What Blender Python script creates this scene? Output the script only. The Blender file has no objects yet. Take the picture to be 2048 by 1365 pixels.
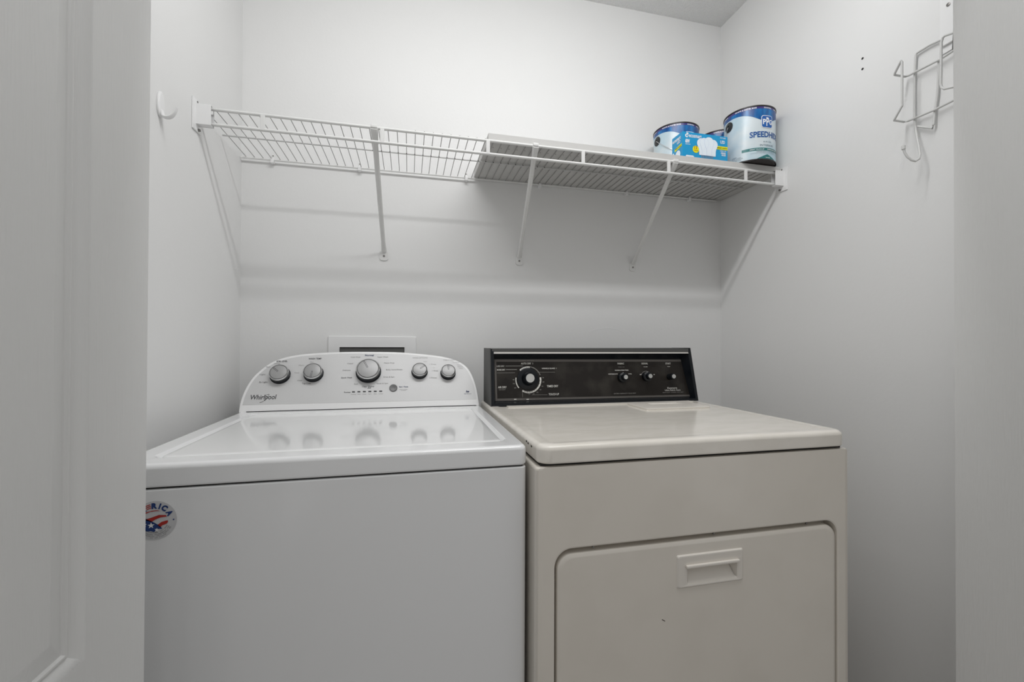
import bpy, bmesh, math, random
from mathutils import Vector, Matrix
random.seed(4)
SC = bpy.context.scene
COL = SC.collection
pi = math.pi

# ------------------------------------------------------------------ camera
CH = 1.082                      # camera height above the floor
FPX, YAW, PIT, ROL = 869.3, 0.2325, 0.0082, 0.0039
W, H = 2048, 1365
_f = Vector((math.sin(YAW)*math.cos(PIT), math.cos(YAW)*math.cos(PIT), math.sin(PIT)))
_r = Vector((math.cos(YAW), -math.sin(YAW), 0)); _u = _r.cross(_f)
_c, _s = math.cos(ROL), math.sin(ROL)
_r, _u = _c*_r+_s*_u, -_s*_r+_c*_u
camd = bpy.data.cameras.new('camera'); cam = bpy.data.objects.new('camera', camd); COL.objects.link(cam)
camd.sensor_width = 36; camd.lens = 36*FPX/W; camd.clip_start = .01
cam.matrix_world = Matrix(((_r.x, _u.x, -_f.x, 0), (_r.y, _u.y, -_f.y, 0), (_r.z, _u.z, -_f.z, CH), (0, 0, 0, 1)))
SC.camera = cam

# ------------------------------------------------------------------ light
wd = bpy.data.worlds.new('world'); SC.world = wd; wd.use_nodes = True
bg = wd.node_tree.nodes['Background']; bg.inputs[0].default_value = (1, .995, .985, 1); bg.inputs[1].default_value = .43
def area(name, loc, tgt, sx, sy, power, col=(1, 1, 1)):
    l = bpy.data.lights.new(name, 'AREA'); l.shape = 'RECTANGLE'; l.size = sx; l.size_y = sy
    l.energy = power; l.color = col
    o = bpy.data.objects.new(name, l); COL.objects.link(o); o.location = loc
    o.rotation_euler = (Vector(tgt)-Vector(loc)).to_track_quat('-Z', 'Y').to_euler(); return o
area('closet_strip_light', (.35, .77, CH+1.22), (.36, 1.25, CH+.36), 1.35, .05, 7.5)
area('hall_fill_light', (.45, .30, CH+1.33), (.45, .30, 0), .8, .4, 5.0)  # added overhead fill for fronts and doors; no hall fixture known
SC.view_settings.view_transform = 'Standard'; SC.view_settings.look = 'None'
SC.view_settings.exposure = 0.0; SC.view_settings.gamma = 1; SC.view_settings.use_curve_mapping = False

# ------------------------------------------------------------------ measuring: pixel -> point on a real plane of the room
def ray(x, y): return _r*((x-W/2)/FPX)+_u*((H/2-y)/FPX)+_f
def onY(x, y, Y): d = ray(x, y); d = d*(Y/d.y); return Vector((d.x, Y, d.z+CH))
def onX(x, y, X): d = ray(x, y); d = d*(X/d.x); return Vector((X, d.y, d.z+CH))
def onZ(x, y, Z): d = ray(x, y); d = d*((Z-CH)/d.z); return Vector((d.x, d.y, Z))
D, XL, XR, ZC = 1.59, -.5389, 1.2863, CH+1.358

# ------------------------------------------------------------------ materials
def mat(name, col, rough=.5, metal=0, coat=0, bump=None, spec=.5, var=None):
    m = bpy.data.materials.new(name); m.use_nodes = True; nt = m.node_tree; b = nt.nodes['Principled BSDF']
    c = (*col, 1)
    b.inputs['Base Color'].default_value = c; b.inputs['Roughness'].default_value = rough
    b.inputs['Metallic'].default_value = metal; b.inputs['Coat Weight'].default_value = coat
    b.inputs['Specular IOR Level'].default_value = spec; b.inputs['Coat Roughness'].default_value = .08
    tc = nt.nodes.new('ShaderNodeTexCoord')
    def noise(scale, detail, stretch=(1, 1, 1)):
        mp = nt.nodes.new('ShaderNodeMapping'); mp.inputs['Scale'].default_value = stretch
        n = nt.nodes.new('ShaderNodeTexNoise'); n.inputs['Scale'].default_value = scale; n.inputs['Detail'].default_value = detail
        nt.links.new(tc.outputs['Object'], mp.inputs[0]); nt.links.new(mp.outputs[0], n.inputs['Vector']); return n
    if bump:
        scale, strength, stretch = bump
        n = noise(scale, 4, stretch); bp = nt.nodes.new('ShaderNodeBump'); bp.inputs['Strength'].default_value = strength
        bp.inputs['Distance'].default_value = .002
        nt.links.new(n.outputs['Fac'], bp.inputs['Height']); nt.links.new(bp.outputs[0], b.inputs['Normal'])
    if var:
        scale, col2, lo, hi, stretch = var
        n = noise(scale, 5, stretch); r = nt.nodes.new('ShaderNodeValToRGB')
        r.color_ramp.elements[0].position = lo; r.color_ramp.elements[1].position = hi
        r.color_ramp.elements[0].color = c; r.color_ramp.elements[1].color = (*col2, 1)
        nt.links.new(n.outputs['Fac'], r.inputs[0]); nt.links.new(r.outputs[0], b.inputs['Base Color'])
    return m
U = (1, 1, 1)
M = dict(
 wall=mat('painted_drywall', (.80, .80, .795), .55, bump=(90, .12, U)),
 ceil=mat('popcorn_ceiling', (.93, .93, .92), .9, bump=(240, 1.0, U)),
 floor=mat('vinyl_floor', (.30, .28, .26), .5, bump=(20, .1, U)),
 hall=mat('hall_wall_paint', (.8, .8, .79), .6, bump=(90, .1, U)),
 door=mat('moulded_door_paint', (.73, .73, .72), .42, bump=(60, .28, (6, 6, .35))),
 white=mat('white_enamel', (.86, .865, .87), .17, coat=.5),
 wplastic=mat('white_plastic', (.85, .85, .85), .3),
 fascia=mat('silver_fascia', (.62, .62, .62), .42, metal=.12),
 lid=mat('white_lid_enamel', (.88, .885, .885), .08, coat=.6),
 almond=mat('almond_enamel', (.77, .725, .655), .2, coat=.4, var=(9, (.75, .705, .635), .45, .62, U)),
 almondtop=mat('almond_lit_top', (.84, .80, .735), .22, coat=.3, var=(14, (.79, .75, .68), .4, .62, (1, 2.5, 1))),  # paler than the cabinet: light on the top put into its colour, plus mottling
 almondpl=mat('almond_plastic', (.76, .72, .66), .35),
 dark=mat('dark_gap', (.02, .02, .018), .8),
 blackpl=mat('black_plastic', (.006, .008, .011), .24, spec=.35),
 greycap=mat('dark_grey_end_cap', (.075, .075, .072), .5),
 smoke=mat('smoked_fascia', (.014, .011, .009), .32, spec=.35, var=(14, (.045, .040, .034), .48, .75, U)),
 smokeline=mat('grey_fascia_border', (.13, .12, .11), .45),
 alu=mat('brushed_aluminium', (.72, .72, .70), .33, metal=.85, bump=(40, .15, (1, 1, 8))),
 alustrip=mat('pale_metal_strip', (.62, .60, .57), .35, metal=.3),
 chrome=mat('chrome', (.62, .62, .62), .16, metal=1),
 knobsil=mat('silver_knob_face', (.36, .36, .36), .38, metal=.35),
 ink=mat('dark_ink', (.06, .06, .065), .6), inkg=mat('grey_ink', (.28, .28, .28), .6), inkf=mat('faint_ink', (.44, .44, .44), .6),
 inkb=mat('navy_ink', (.012, .03, .10), .6),
 inkw=mat('white_ink', (.75, .74, .70), .6), inkwg=mat('faded_white_ink', (.30, .29, .27), .6),
 wiredk=mat('shade_dark_vinyl_wire', (.36, .355, .35), .5), wiremid=mat('shade_mid_vinyl_wire', (.55, .55, .545), .45), wire=mat('white_vinyl_wire', (.76, .76, .75), .38), wirerack=mat('white_coated_rack', (.66, .66, .65), .35),  # deck wires and middle rail: shade on white vinyl put into the colour
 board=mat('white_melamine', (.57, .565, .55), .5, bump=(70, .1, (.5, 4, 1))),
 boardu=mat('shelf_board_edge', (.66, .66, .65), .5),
 rust=mat('rust', (.03, .022, .018), .8), screw=mat('screw_metal', (.25, .24, .23), .35, metal=.8),
 boxin=mat('grey_outlet_box', (.13, .13, .125), .7),
 canmetal=mat('tin', (.62, .63, .64), .25, metal=.8), canbot=mat('black_can_bottom', (.012, .008, .008), .4),
 lab=mat('pale_label', (.66, .73, .76), .28, var=(7, (.46, .63, .72), .4, .65, (1, 1, 1.6))),
 labblue=mat('blue_label', (.0, .055, .24), .28, var=(38, (.0, .20, .52), .40, .64, (1, 1, .25))),
 labpur=mat('violet_label', (.055, .04, .19), .25), labtext=mat('label_white', (.85, .87, .9), .3),
 labink=mat('label_blue_ink', (.0, .075, .30), .3), labteal=mat('teal_label', (.01, .17, .17), .3),
 labgrey=mat('label_grey_ink', (.15, .22, .27), .4), logob=mat('logo_blue', (.0, .10, .40), .3),
 earblk=mat('black_ear', (.012, .015, .017), .35),
 bboxm=mat('cyan_carton', (.0, .31, .62), .4), bboxs=mat('cyan_carton_side', (.0, .29, .54), .4),
 yel=mat('yellow_print', (.80, .78, .0), .4), red=mat('red_print', (.55, .05, .0), .5), olive=mat('olive_ink', (.2, .17, .0), .5),
 bulbp=mat('bulb_print', (.78, .86, .93), .4), bulbl=mat('lavender_outline', (.42, .50, .75), .4), bulbb=mat('bulb_base_print', (.25, .25, .28), .4),
 stick=mat('sticker_clear', (.60, .60, .61), .3), sred=mat('sticker_red', (.42, .02, .012), .4), sblue=mat('sticker_blue', (.005, .035, .17), .4),
 swhite=mat('sticker_white', (.80, .80, .80), .4),
)

for n_ in M['ceil'].node_tree.nodes:
    if n_.type == 'BUMP': n_.inputs['Distance'].default_value = .007

# ------------------------------------------------------------------ builders
class MB:
    def __init__(s): s.bm = bmesh.new()
    def poly(s, pts, smooth=False):
        vs = [s.bm.verts.new(p) for p in pts]
        try: f = s.bm.faces.new(vs); f.smooth = smooth
        except ValueError: pass
        return vs
    def box(s, lo, hi, bev=0, seg=2):
        a = [s.bm.verts.new((x, y, z)) for x in (lo[0], hi[0]) for y in (lo[1], hi[1]) for z in (lo[2], hi[2])]
        fs = [s.bm.faces.new([a[i] for i in q]) for q in ((0, 1, 3, 2), (4, 6, 7, 5), (0, 4, 5, 1), (2, 3, 7, 6), (0, 2, 6, 4), (1, 5, 7, 3))]
        if bev:
            es = list({e for f in fs for e in f.edges})
            r = bmesh.ops.bevel(s.bm, geom=es, offset=bev, segments=seg, affect='EDGES', profile=.5)
            for f in r['faces']: f.smooth = True
        return s
    def rings(s, rs, cap0=False, cap1=False, smooth=True, closed=True):
        R = [[s.bm.verts.new(p) for p in r] for r in rs]; n = len(R[0])
        for a, b in zip(R, R[1:]):
            for i in range(n if closed else n-1):
                j = (i+1) % n
                try: f = s.bm.faces.new((a[i], a[j], b[j], b[i])); f.smooth = smooth
                except ValueError: pass
        if cap0: s.bm.faces.new(R[0][::-1])
        if cap1: s.bm.faces.new(R[-1])
        return s
    def tube(s, pts, r, n=12, closed=False, caps=True):
        P = [Vector(p) for p in pts]; k = len(P); rs = []
        prev = None
        for i, p in enumerate(P):
            a = P[i-1] if (i > 0 or closed) else P[i]; b = P[(i+1) % k] if (i < k-1 or closed) else P[i]
            t = (b-a).normalized()
            if prev is None:
                up = Vector((0, 0, 1)) if abs(t.z) < .9 else Vector((1, 0, 0)); e1 = t.cross(up).normalized()
            else: e1 = (prev-t*prev.dot(t)).normalized()
            prev = e1; e2 = t.cross(e1)
            rs.append([p+r*(math.cos(2*pi*j/n)*e1+math.sin(2*pi*j/n)*e2) for j in range(n)])
        if closed: rs.append(rs[0])
        s.rings(rs, caps and not closed, caps and not closed); return s
    def lathe(s, prof, o, ax, n=40, cap0=False, cap1=False, smooth=True):
        ax = Vector(ax).normalized(); up = Vector((0, 0, 1)) if abs(ax.z) < .9 else Vector((1, 0, 0))
        e1 = ax.cross(up).normalized(); e2 = ax.cross(e1); o = Vector(o)
        s.rings([[o+ax*h+r*(math.cos(2*pi*j/n)*e1+math.sin(2*pi*j/n)*e2) for j in range(n)] for r, h in prof], cap0, cap1, smooth)
        return s
    def prism(s, pts, v, smooth=False):        # polygon pts extruded by v
        v = Vector(v); s.rings([[Vector(p) for p in pts], [Vector(p)+v for p in pts]], True, True, smooth); return s
    def text(s, txt, fn, s0, s1, t0, hgt=None, bold=0, shear=0, spacing=1):
        """flat lettering: fitted between s0 and s1, baseline t0; fn(s,t)->point"""
        cu = bpy.data.curves.new('t', 'FONT'); cu.body = txt; cu.size = 1; cu.offset = bold; cu.shear = shear
        cu.space_character = spacing; cu.resolution_u = 3
        ob = bpy.data.objects.new('t', cu); me = bpy.data.meshes.new_from_object(ob)
        xs = [v.co.x for v in me.vertices]; a, b = min(xs), max(xs)
        k = (s1-s0)/(b-a); kh = hgt/.70 if hgt else k
        vs = [s.bm.verts.new(fn(s0+(v.co.x-a)*k, t0+v.co.y*kh)) for v in me.vertices]
        for p in me.polygons:
            try: s.bm.faces.new([vs[i] for i in p.vertices])
            except ValueError: pass
        bpy.data.objects.remove(ob); bpy.data.curves.remove(cu); bpy.data.meshes.remove(me); return s
    def obj(s, name, m, parent=None, loc=None, sharp=35, norm=True):
        if norm: bmesh.ops.recalc_face_normals(s.bm, faces=s.bm.faces)
        me = bpy.data.meshes.new(name); s.bm.to_mesh(me); s.bm.free()
        me.materials.append(M[m] if isinstance(m, str) else m)
        try: me.set_sharp_from_angle(angle=math.radians(sharp))
        except Exception: pass
        o = bpy.data.objects.new(name, me); COL.objects.link(o)
        if norm:
            wn = o.modifiers.new('weighted_normals', 'WEIGHTED_NORMAL'); wn.keep_sharp = True; wn.weight = 100
        if parent:
            o.parent = parent
            root = parent
            base = Vector((0, 0, 0))
            while root: base += root.location; root = root.parent
            if base.length: me.transform(Matrix.Translation(-base))
        return o
def tag(o, label, cat, group=None):
    o['label'] = label; o['category'] = cat
    if group: o['group'] = group
    return o
def thing(name, loc, label, cat, group=None):
    o = bpy.data.objects.new(name, None); o.empty_display_size = .05; COL.objects.link(o); o.location = loc
    return tag(o, label, cat, group)
def struct(o): o['kind'] = 'structure'; return o
def rrect(x0, x1, y0, y1, r, n=6):
    pts = []
    for cx, cy, a in ((x1-r, y1-r, 0), (x0+r, y1-r, 90), (x0+r, y0+r, 180), (x1-r, y0+r, 270)):
        for i in range(n+1):
            t = math.radians(a+90*i/n); pts.append((cx+r*math.cos(t), cy+r*math.sin(t)))
    return pts
def XYr(pts, z): return [(x, y, z) for x, y in pts]
def XZr(pts, y): return [(x, y, z) for x, z in pts]

# ------------------------------------------------------------------ room shell
t = .1
struct(MB().box((XL-t, D, 0), (XR+t, D+t, ZC+t)).obj('wall_back', 'wall'))
struct(MB().box((XL-t, .59, 0), (XL, D, ZC+t)).obj('wall_left', 'wall'))
wr = struct(MB().box((XR, .59, 0), (XR+t, D, ZC+t)).obj('wall_right', 'wall'))
struct(MB().box((XL-t, -2.2, -.1), (XR+t+.6, D+t, 0)).obj('floor', 'floor'))
struct(MB().box((XL, .59, ZC), (XR, D, ZC+t)).obj('ceiling', 'ceil'))
JL, JR, FY0, FY1 = -.424, 1.237, .59, .742
mb = MB(); mb.box((XL, FY0, 0), (JL, FY1, ZC)); mb.box((JR, FY0, 0), (XR, FY1, ZC)); mb.box((JL, FY0, CH+.93), (JR, FY1, ZC))
struct(mb.obj('wall_front', 'hall'))
# small screw holes and a filler ridge on the drywall
for i, (x, y) in enumerate(((1725, 117), (1725, 138))):
    p = onX(x, y, XR-.0004)
    o = MB().lathe([(.0001, .0006), (.0028, .0006), (.0034, 0)], p, (-1, 0, 0), 12).obj('screw_hole', 'dark', wr)
p = onX(1911, 590, XR)
wb = bpy.data.objects['wall_back']
MB().tube([onY(x, y, D+.0012) for x, y in ((1178, 664), (1190, 660), (1205, 657.5), (1220, 657), (1235, 660), (1248, 665.5))], .0018, 6).obj('filler_ridge', 'wall', wb)

# ------------------------------------------------------------------ folded closet doors
LXF, RXF, YE = -.3415, 1.1245, .68
def leaf(face_x, sgn, y_edge, parent, thick=.035, first=True):
    """one moulded door leaf; sgn=+1: face looks to +X"""
    y0, y1, z0, z1 = y_edge-.38, y_edge, .012, CH+.915
    mb = MB(); P = lambda y, z, d: (face_x+sgn*d, y, z)
    zp = (onX(171, 1322, LXF).z, CH+.475)
    cells = [(z0, .50, .22, .42), (.50, CH+.56, zp[0], zp[1]), (CH+.56, z1, CH+.65, CH+.81)]
    yo0, yo1 = y0+.108, y1-.108
    for c0, c1, h0, h1 in cells:
        prof = [(0, 0), (.003, -.001), (.012, -.0095), (.0135, -.0095), (.0165, -.0070), (.0185, -.0070), (.021, -.0095), (.024, -.0095), (.046, -.0015), (.050, -.0010)]
        rs = [[P(y0, c0, 0), P(y1, c0, 0), P(y1, c1, 0), P(y0, c1, 0)]]
        rs += [[P(yo0+w, h0+w, d), P(yo1-w, h0+w, d), P(yo1-w, h1-w, d), P(yo0+w, h1-w, d)] for w, d in prof]
        mb.rings(rs, False, True, smooth=False)
    f, bk = face_x, face_x-sgn*thick
    q = [P(y0, z0, 0), P(y1, z0, 0), P(y1, z1, 0), P(y0, z1, 0)]
    q2 = [(bk, p[1], p[2]) for p in q]
    mb.rings([q, q2], False, True, smooth=False)
    bmesh.ops.remove_doubles(mb.bm, verts=mb.bm.verts, dist=.00005)
    return mb.obj('door_leaf', 'door', parent)
for nm, fx, sg in (('door_1', LXF, 1), ('door_2', RXF, -1)):
    d = bpy.data.objects.new(nm, None); COL.objects.link(d); d.location = (fx, YE-.19, 0); struct(d)
    leaf(fx, sg, YE, d); leaf(fx-sg*.038, sg, YE, d)
    for hz in (.3, 1.0, 1.75):
        MB().tube([(fx-sg*.0365, YE-.382, hz-.04), (fx-sg*.0365, YE-.382, hz+.04)], .004, 8).obj('hinge', 'alu', d)

# ------------------------------------------------------------------ washing machine
WL, WR, WY, WB = -.4716, .2258, .8183, 1.515
ZWT, ZWS = CH-.1961, CH-.2339
wm = thing('washing_machine', ((WL+WR)/2, (WY+WB)/2, 0), 'white top-loading washing machine with silver knobs, left of the almond dryer', 'washing machine')
def shell(mb, x0, x1, y0, y1, z0, z1, r, e, capb=True):
    R = lambda i, z: XYr(rrect(x0+i, x1-i, y0+i, y1-i, max(r-i, .001)), z)
    mb.rings([R(0, z0), R(0, z1-e), R(e*.13, z1-e*.5), R(e*.5, z1-e*.13), R(e, z1)], capb, True)
mb = MB(); shell(mb, WL+.001, WR-.001, WY+.001, WB, .02, ZWS-.0035, .012, .003); mb.obj('cabinet', 'white', wm)
mb = MB(); mb.box((WL+.008, WY+.008, ZWS-.01), (WR-.008, WB-.01, ZWS+.01)); mb.obj('seam_dark_fill', 'dark', wm)  # dark block inside the open gap, painting its shade
for fx in (WL+.06, WR-.06):
    for fy in (WY+.06, WB-.06): MB().lathe([(.02, 0), (.02, .03)], (fx, fy, 0), (0, 0, 1), 16, True, True).obj('foot', 'dark', wm)
mb = MB(); R = lambda i, z: XYr(rrect(WL+i, WR-i, WY+i, WB-i, max(.016-i, .001)), z)
HX0, HX1, HY0, HY1 = -.4285, .1945, .866, 1.35
Hh = lambda i, z: XYr(rrect(HX0+i, HX1-i, HY0+i, HY1-i, .022-i*.3), z)
e = .009
mb.rings([R(.002, ZWS), R(0, ZWS+.003), R(0, ZWT-e), R(e*.13, ZWT-e*.5), R(e*.5, ZWT-e*.13), R(e, ZWT), Hh(-.003, ZWT), Hh(0, ZWT-.001), Hh(.006, ZWT-.009)], True, True)
mb.obj('top_deck', 'white', wm)
mb = MB(); Lr = lambda i, z: XYr(rrect(HX0+.0075+i, HX1-.0075-i, HY0+.0075+i, HY1-.0075-i, .016), z)
mb.rings([Lr(0, ZWT-.0086), Lr(0, ZWT-.005), Lr(.0012, ZWT-.0024), Lr(.004, ZWT-.0012), Lr(.012, ZWT-.0008)], False, True)
lid = mb.obj('lid', 'lid', wm)
# console, leaning back
TA = math.radians(31); O = Vector((0, 1.3856, ZWT+.0005)); ET = Vector((0, math.sin(TA), math.cos(TA))); EN = Vector((0, -math.cos(TA), math.sin(TA)))
def wst(x, y, off=0):            # pixel -> (s,t) on the leaning console face (off = in front of it)
    d = ray(x, y); o2 = O+EN*off-Vector((0, 0, CH)); k = o2.dot(EN)/d.dot(EN); p = d*k+Vector((0, 0, CH))-O
    return p.x, p.dot(ET)
def WF(off): return lambda s, t: O+Vector((s, 0, 0))+ET*t+EN*off
def catmull(P, n=5):
    out = []
    for i in range(len(P)-1):
        p0 = P[max(i-1, 0)]; p1 = P[i]; p2 = P[i+1]; p3 = P[min(i+2, len(P)-1)]
        for j in range(n):
            u = j/n
            out.append(tuple(.5*((2*b)+(-a+c)*u+(2*a-5*b+4*c-d)*u*u+(-a+3*b-3*c+d)*u**3) for a, b, c, d in zip(p0, p1, p2, p3)))
    out.append(P[-1]); return out
arcpx = [(476, 826), (478.5, 808), (486, 786), (498, 764), (514, 745.5), (540, 726), (566, 715.5), (600, 708.5), (650, 704.5), (700, 703), (750, 703), (800, 704), (850, 708), (885, 712.5), (912, 720), (932, 731.5), (944, 748), (952, 768), (957, 790), (959.5, 811)]
arc = catmull([wst(*q) for q in arcpx])
def inset(P, d):
    out = []
    for i, p in enumerate(P):
        a = P[max(i-1, 0)]; b = P[min(i+1, len(P)-1)]
        tx, ty = b[0]-a[0], b[1]-a[1]; l = math.hypot(tx, ty); out.append((p[0]+ty/l*d, p[1]-tx/l*d))
    return out
BK = 1.53
def front(P, off): f = WF(off); return [f(*p) for p in P]
back = [Vector((p[0]*.985-.002, BK, (O+ET*p[1]).z)) for p in inset(arc, .004)]
mb = MB(); bot0 = arc[0][1]
rs = [back, front(arc, -.02), front(arc, -.006), front(inset(arc, .0015), -.0015), front(inset(arc, .004), 0)]
mb.rings(rs, True, True); con = mb.obj('control_console', 'wplastic', wm, sharp=50)
fl, fr = wst(482, 811), wst(953, 799)
fin = [p for p in inset(arc, .0095) if p[1] > fl[1]+.001]
fin = [(fin[0][0]-.0005, fl[1])]+fin+[(fin[-1][0]+.0005, fl[1])]
mb = MB(); mb.rings([front(fin, -.001), front(fin, .0006)], True, True); mb.obj('fascia', 'fascia', con)
mb = MB(); a, b = wst(500, 822.5), wst(955, 811.5)
mb.box((WL+.02, 1.384, ZWT-.0005), (WR-.015, 1.40, ZWT+.0016)); mb.obj('seam_shadow_strip', 'dark', con)
# printing
def wtext(mb, txt, x0, x1, yb, hpx, bold=.0, shear=0):
    s0, tt = wst(x0, yb); s1, _ = wst(x1, yb); _, t2 = wst((x0+x1)/2, yb-hpx); _, tb = wst((x0+x1)/2, yb)
    mb.text(txt, WF(.0010), s0, s1, tb, t2-tb, bold, shear)
def legends(items, split, fn, parent):
    """printed words, one mesh per control they belong to and per ink"""
    G = {}
    for ink, *a in items:
        xm = (a[1]+a[2])/2; g = (sum(xm > q for q in split), a[3] > 782.5, ink)
        if g not in G: G[g] = MB()
        fn(G[g], *a)
    for g, m_ in G.items(): m_.obj('printed_legend', g[2], parent, norm=False)
items = [('ink', 'SOIL LEVEL', 553, 575, 725, 3.2, .02), ('ink', 'WASH TEMP', 617, 643, 719.7, 3.2, .02), ('ink', 'Clean Washer', 724, 749, 775, 2.8, .01), ('ink', 'affresh', 735, 742, 777.8, 2.6, .02, .3),
         ('ink', 'Quick Wash', 682, 704, 757.5, 2.8, .01), ('ink', 'Progress', 688, 701, 786.5, 2.4, .02), ('ink', 'Ex Light', 518.5, 535, 766.5, 3, .0), ('ink', 'Tap Cold', 604, 621, 769, 2.8),
         ('inkb', 'Normal', 730, 747.5, 713, 3.2, .03), ('inkb', 'Start / Pause', 798, 816, 775.5, 2.4, .02)]
for a in (('Heavy', 532, 541, 735.5, 2.4), ('Normal', 548, 560, 729.3, 2.2), ('Light', 519.5, 531, 751, 2.8), ('Warm', 597, 608, 732.5, 2.4), ('Hot', 620, 627, 726, 2.2), ('Cool', 589, 598, 747.5, 2.4), ('Cold', 594.5, 604, 763, 2.6),
          ('Cold Wash', 701.5, 721, 716.3, 2.6), ('Super Wash', 755, 776, 716, 2.6), ('Casual', 694.5, 706, 729, 2.6), ('Heavy Duty', 768, 789, 727.8, 2.6), ('Delicate', 685.5, 701, 742.5, 2.6),
          ('Bulky Items/Sheets', 772, 805, 741.3, 2.6), ('Drain & Spin', 767, 789, 756, 2.6), ('Soak', 708, 716.5, 770, 2.6), ('Rinse & Spin', 753.5, 776, 768.8, 2.6),
          ('with', 728, 733.5, 777, 1.8), ('2 Rinses', 859, 873.5, 757.5, 2.8), ('1 Rinse', 864.5, 876, 743.5, 2.6), ('hold 3 seconds', 799, 815, 780.3, 1.5), ('to cancel', 802, 812, 782.2, 1.5)):
    items.append(('inkg', *a, .005))
for i, w in enumerate(('Sensing', 'Wash', 'Rinse', 'Spin', 'Done', 'Locked')):
    x = 707+i*10.9; hw = len(w)*.65+.3; items.append(('inkg', w, x-hw, x+hw, 790.2-i*.2, 1.8))
for a in (('RINSE OPTIONS', 825.5, 855, 717.7, 2.8), ('Auto', 847, 854, 724.5, 2), ('1 Rinse', 859, 872, 730.5, 2.6), ('or', 866.5, 870, 737, 1.8), ('FABRIC SOFT', 887, 910, 722, 2.4), ('No Rinse', 905, 918.5, 726.5, 2.2), ('Fabric', 914, 923, 731.5, 2), ('Softener', 915, 926, 735, 2), ('Added', 918, 926, 738.5, 2)):
    items.append(('inkf', *a))
legends(items, (580, 660, 796, 820, 880), wtext, con)
for i in range(6):
    x, y = 707+i*10.9, 784.7-i*.28
    pts = [wst(x-3+.0, y+1.2), wst(x+2.6, y+1.2), wst(x+3.1, y-.3), wst(x+2.6, y-1.3), wst(x-2.6, y-1.3), wst(x-3.2, y+.3)]
    mb = MB(); mb.prism([WF(.0004)(*q) for q in pts], EN*.0006); mb.obj('indicator_light', 'ink', con)
mb = MB(); wtext(mb, 'Whirlpool', 500, 552, 799.5, 9.2, .015, .1)
ca, sa = math.cos(.72), math.sin(.72)
def sw(a):
    u, v = 12.2*math.cos(a), 2.9*math.sin(a); return WF(.0012)(*wst(529+u*ca-v*sa, 797.6-(u*sa+v*ca)))
mb.tube([sw(math.radians(q)) for q in range(-190, 95, 12)], .00042, 5)
mb.obj('brand_lettering', 'ink', con, norm=False)
mb = MB(); wtext(mb, 'he', 931.5, 938.5, 785.5, 3.8, .05, .3); wtext(mb, 'high efficiency', 928, 942.5, 789, 1.5); mb.obj('efficiency_mark', 'inkb', con, norm=False)
# knobs
def knob(x, y, r, L, ang, name='knob'):
    s, tt = wst(x, y, L); o = WF(.0004)(s, tt)
    k = MB().lathe([(r*1.10, 0), (r*1.10, .002), (r*1.03, .003), (r*1.0, L-.005)], o, EN, 48, True, False)
    ko = k.obj(name, 'blackpl', con)
    MB().lathe([(r*1.0, L-.006), (r*1.03, L-.005), (r*1.03, L-.003), (r*.98, L-.0008), (r*.93, L), (r*.90, L-.0006)], o, EN, 48).obj('chrome_ring', 'chrome', ko)
    MB().lathe([(r*.915, L-.0004), (r*.895, L+.0004), (r*.875, L-.0002)], o, EN, 48).obj('face_groove', 'ink', ko)
    MB().lathe([(r*.88, L-.0008), (r*.87, L-.0002), (r*.6, L+.0008), (r*.3, L+.0012), (.0002, L+.0013)], o, EN, 48, False, True).obj('knob_face', 'knobsil', ko)
    u = Vector((math.cos(ang), 0, 0))+ET*math.sin(ang); v = Vector((-math.sin(ang), 0, 0))+ET*math.cos(ang); w = .0016
    g = lambda a, b, h: o+EN*h+u*a+v*b
    mb = MB()
    for q in (-w, w): mb.tube([g(r*.1, q, L+.0014), g(r*.5, q, L+.0011), g(r*.86, q, L+.0002)], .0005, 5)
    mb.tube([g(r*.1, -w, L+.0014), g(r*.1, w, L+.0014)], .0004, 5)
    mb.obj('pointer_mark', 'ink', ko)
    return ko
knob(557, 744.5, .0262, .023, math.radians(138)); knob(624.8, 741.5, .0262, .023, math.radians(-97))
knob(736, 737.2, .0350, .026, math.radians(118)); knob(839.5, 738.5, .0235, .022, math.radians(38)); knob(897, 741, .0228, .022, math.radians(90))
s, tt = wst(786.7, 777); o = WF(0)(s, tt)
MB().lathe([(.0122, .0005), (.0122, .003), (.0112, .0042), (.0002, .0036)], o, EN, 32, False, True).obj('start_button', mat('dark_grey_button', (.12, .12, .12), .3), con)
# round sticker on the front
st = MB().lathe([(.0312, .0001), (.0312, .0004)], (-.3985, WY+.0008, CH-.2867), (0, -1, 0), 64, False, True).obj('round_sticker', 'stick', wm)
st['label'] = 'round clear sticker with stars and stripes and AMERICA lettering'
SF = lambda off: (lambda s, t: Vector((-.3985+s, WY+.0004-off, CH-.2867+t)))
mb = MB()
def arcchar(mb, ch, deg, r, h, w, off=.0006, bold=.06):
    a = math.radians(deg); base = SF(off)
    f = lambda s, t: base((r+t)*math.cos(a)+s*math.sin(a), (r+t)*math.sin(a)-s*math.cos(a))
    mb.text(ch, f, -w/2, w/2, 0, h, bold)
for ch, dg in (('M', 136), ('R', 91), ('C', 54), ('A', 27)): arcchar(mb, ch, dg, .0195, .0082, .0080)
arcchar(mb, 'A', 160, .0195, .0082, .0080); arcchar(mb, 'I', 72, .0195, .0082, .0022)
def star(mb, cx, cy, r, off, rot=90):
    f = SF(off); mb.poly([f(cx+(r if i % 2 == 0 else r*.42)*math.cos(math.radians(rot+36*i)), cy+(r if i % 2 == 0 else r*.42)*math.sin(math.radians(rot+36*i))) for i in range(10)])
star(mb, .0268, -.0005, .0019, .0006); star(mb, -.0268, -.0005, .0019, .0006)
mb.obj('sticker_lettering', 'sblue', st, norm=False)
mb = MB()
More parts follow.
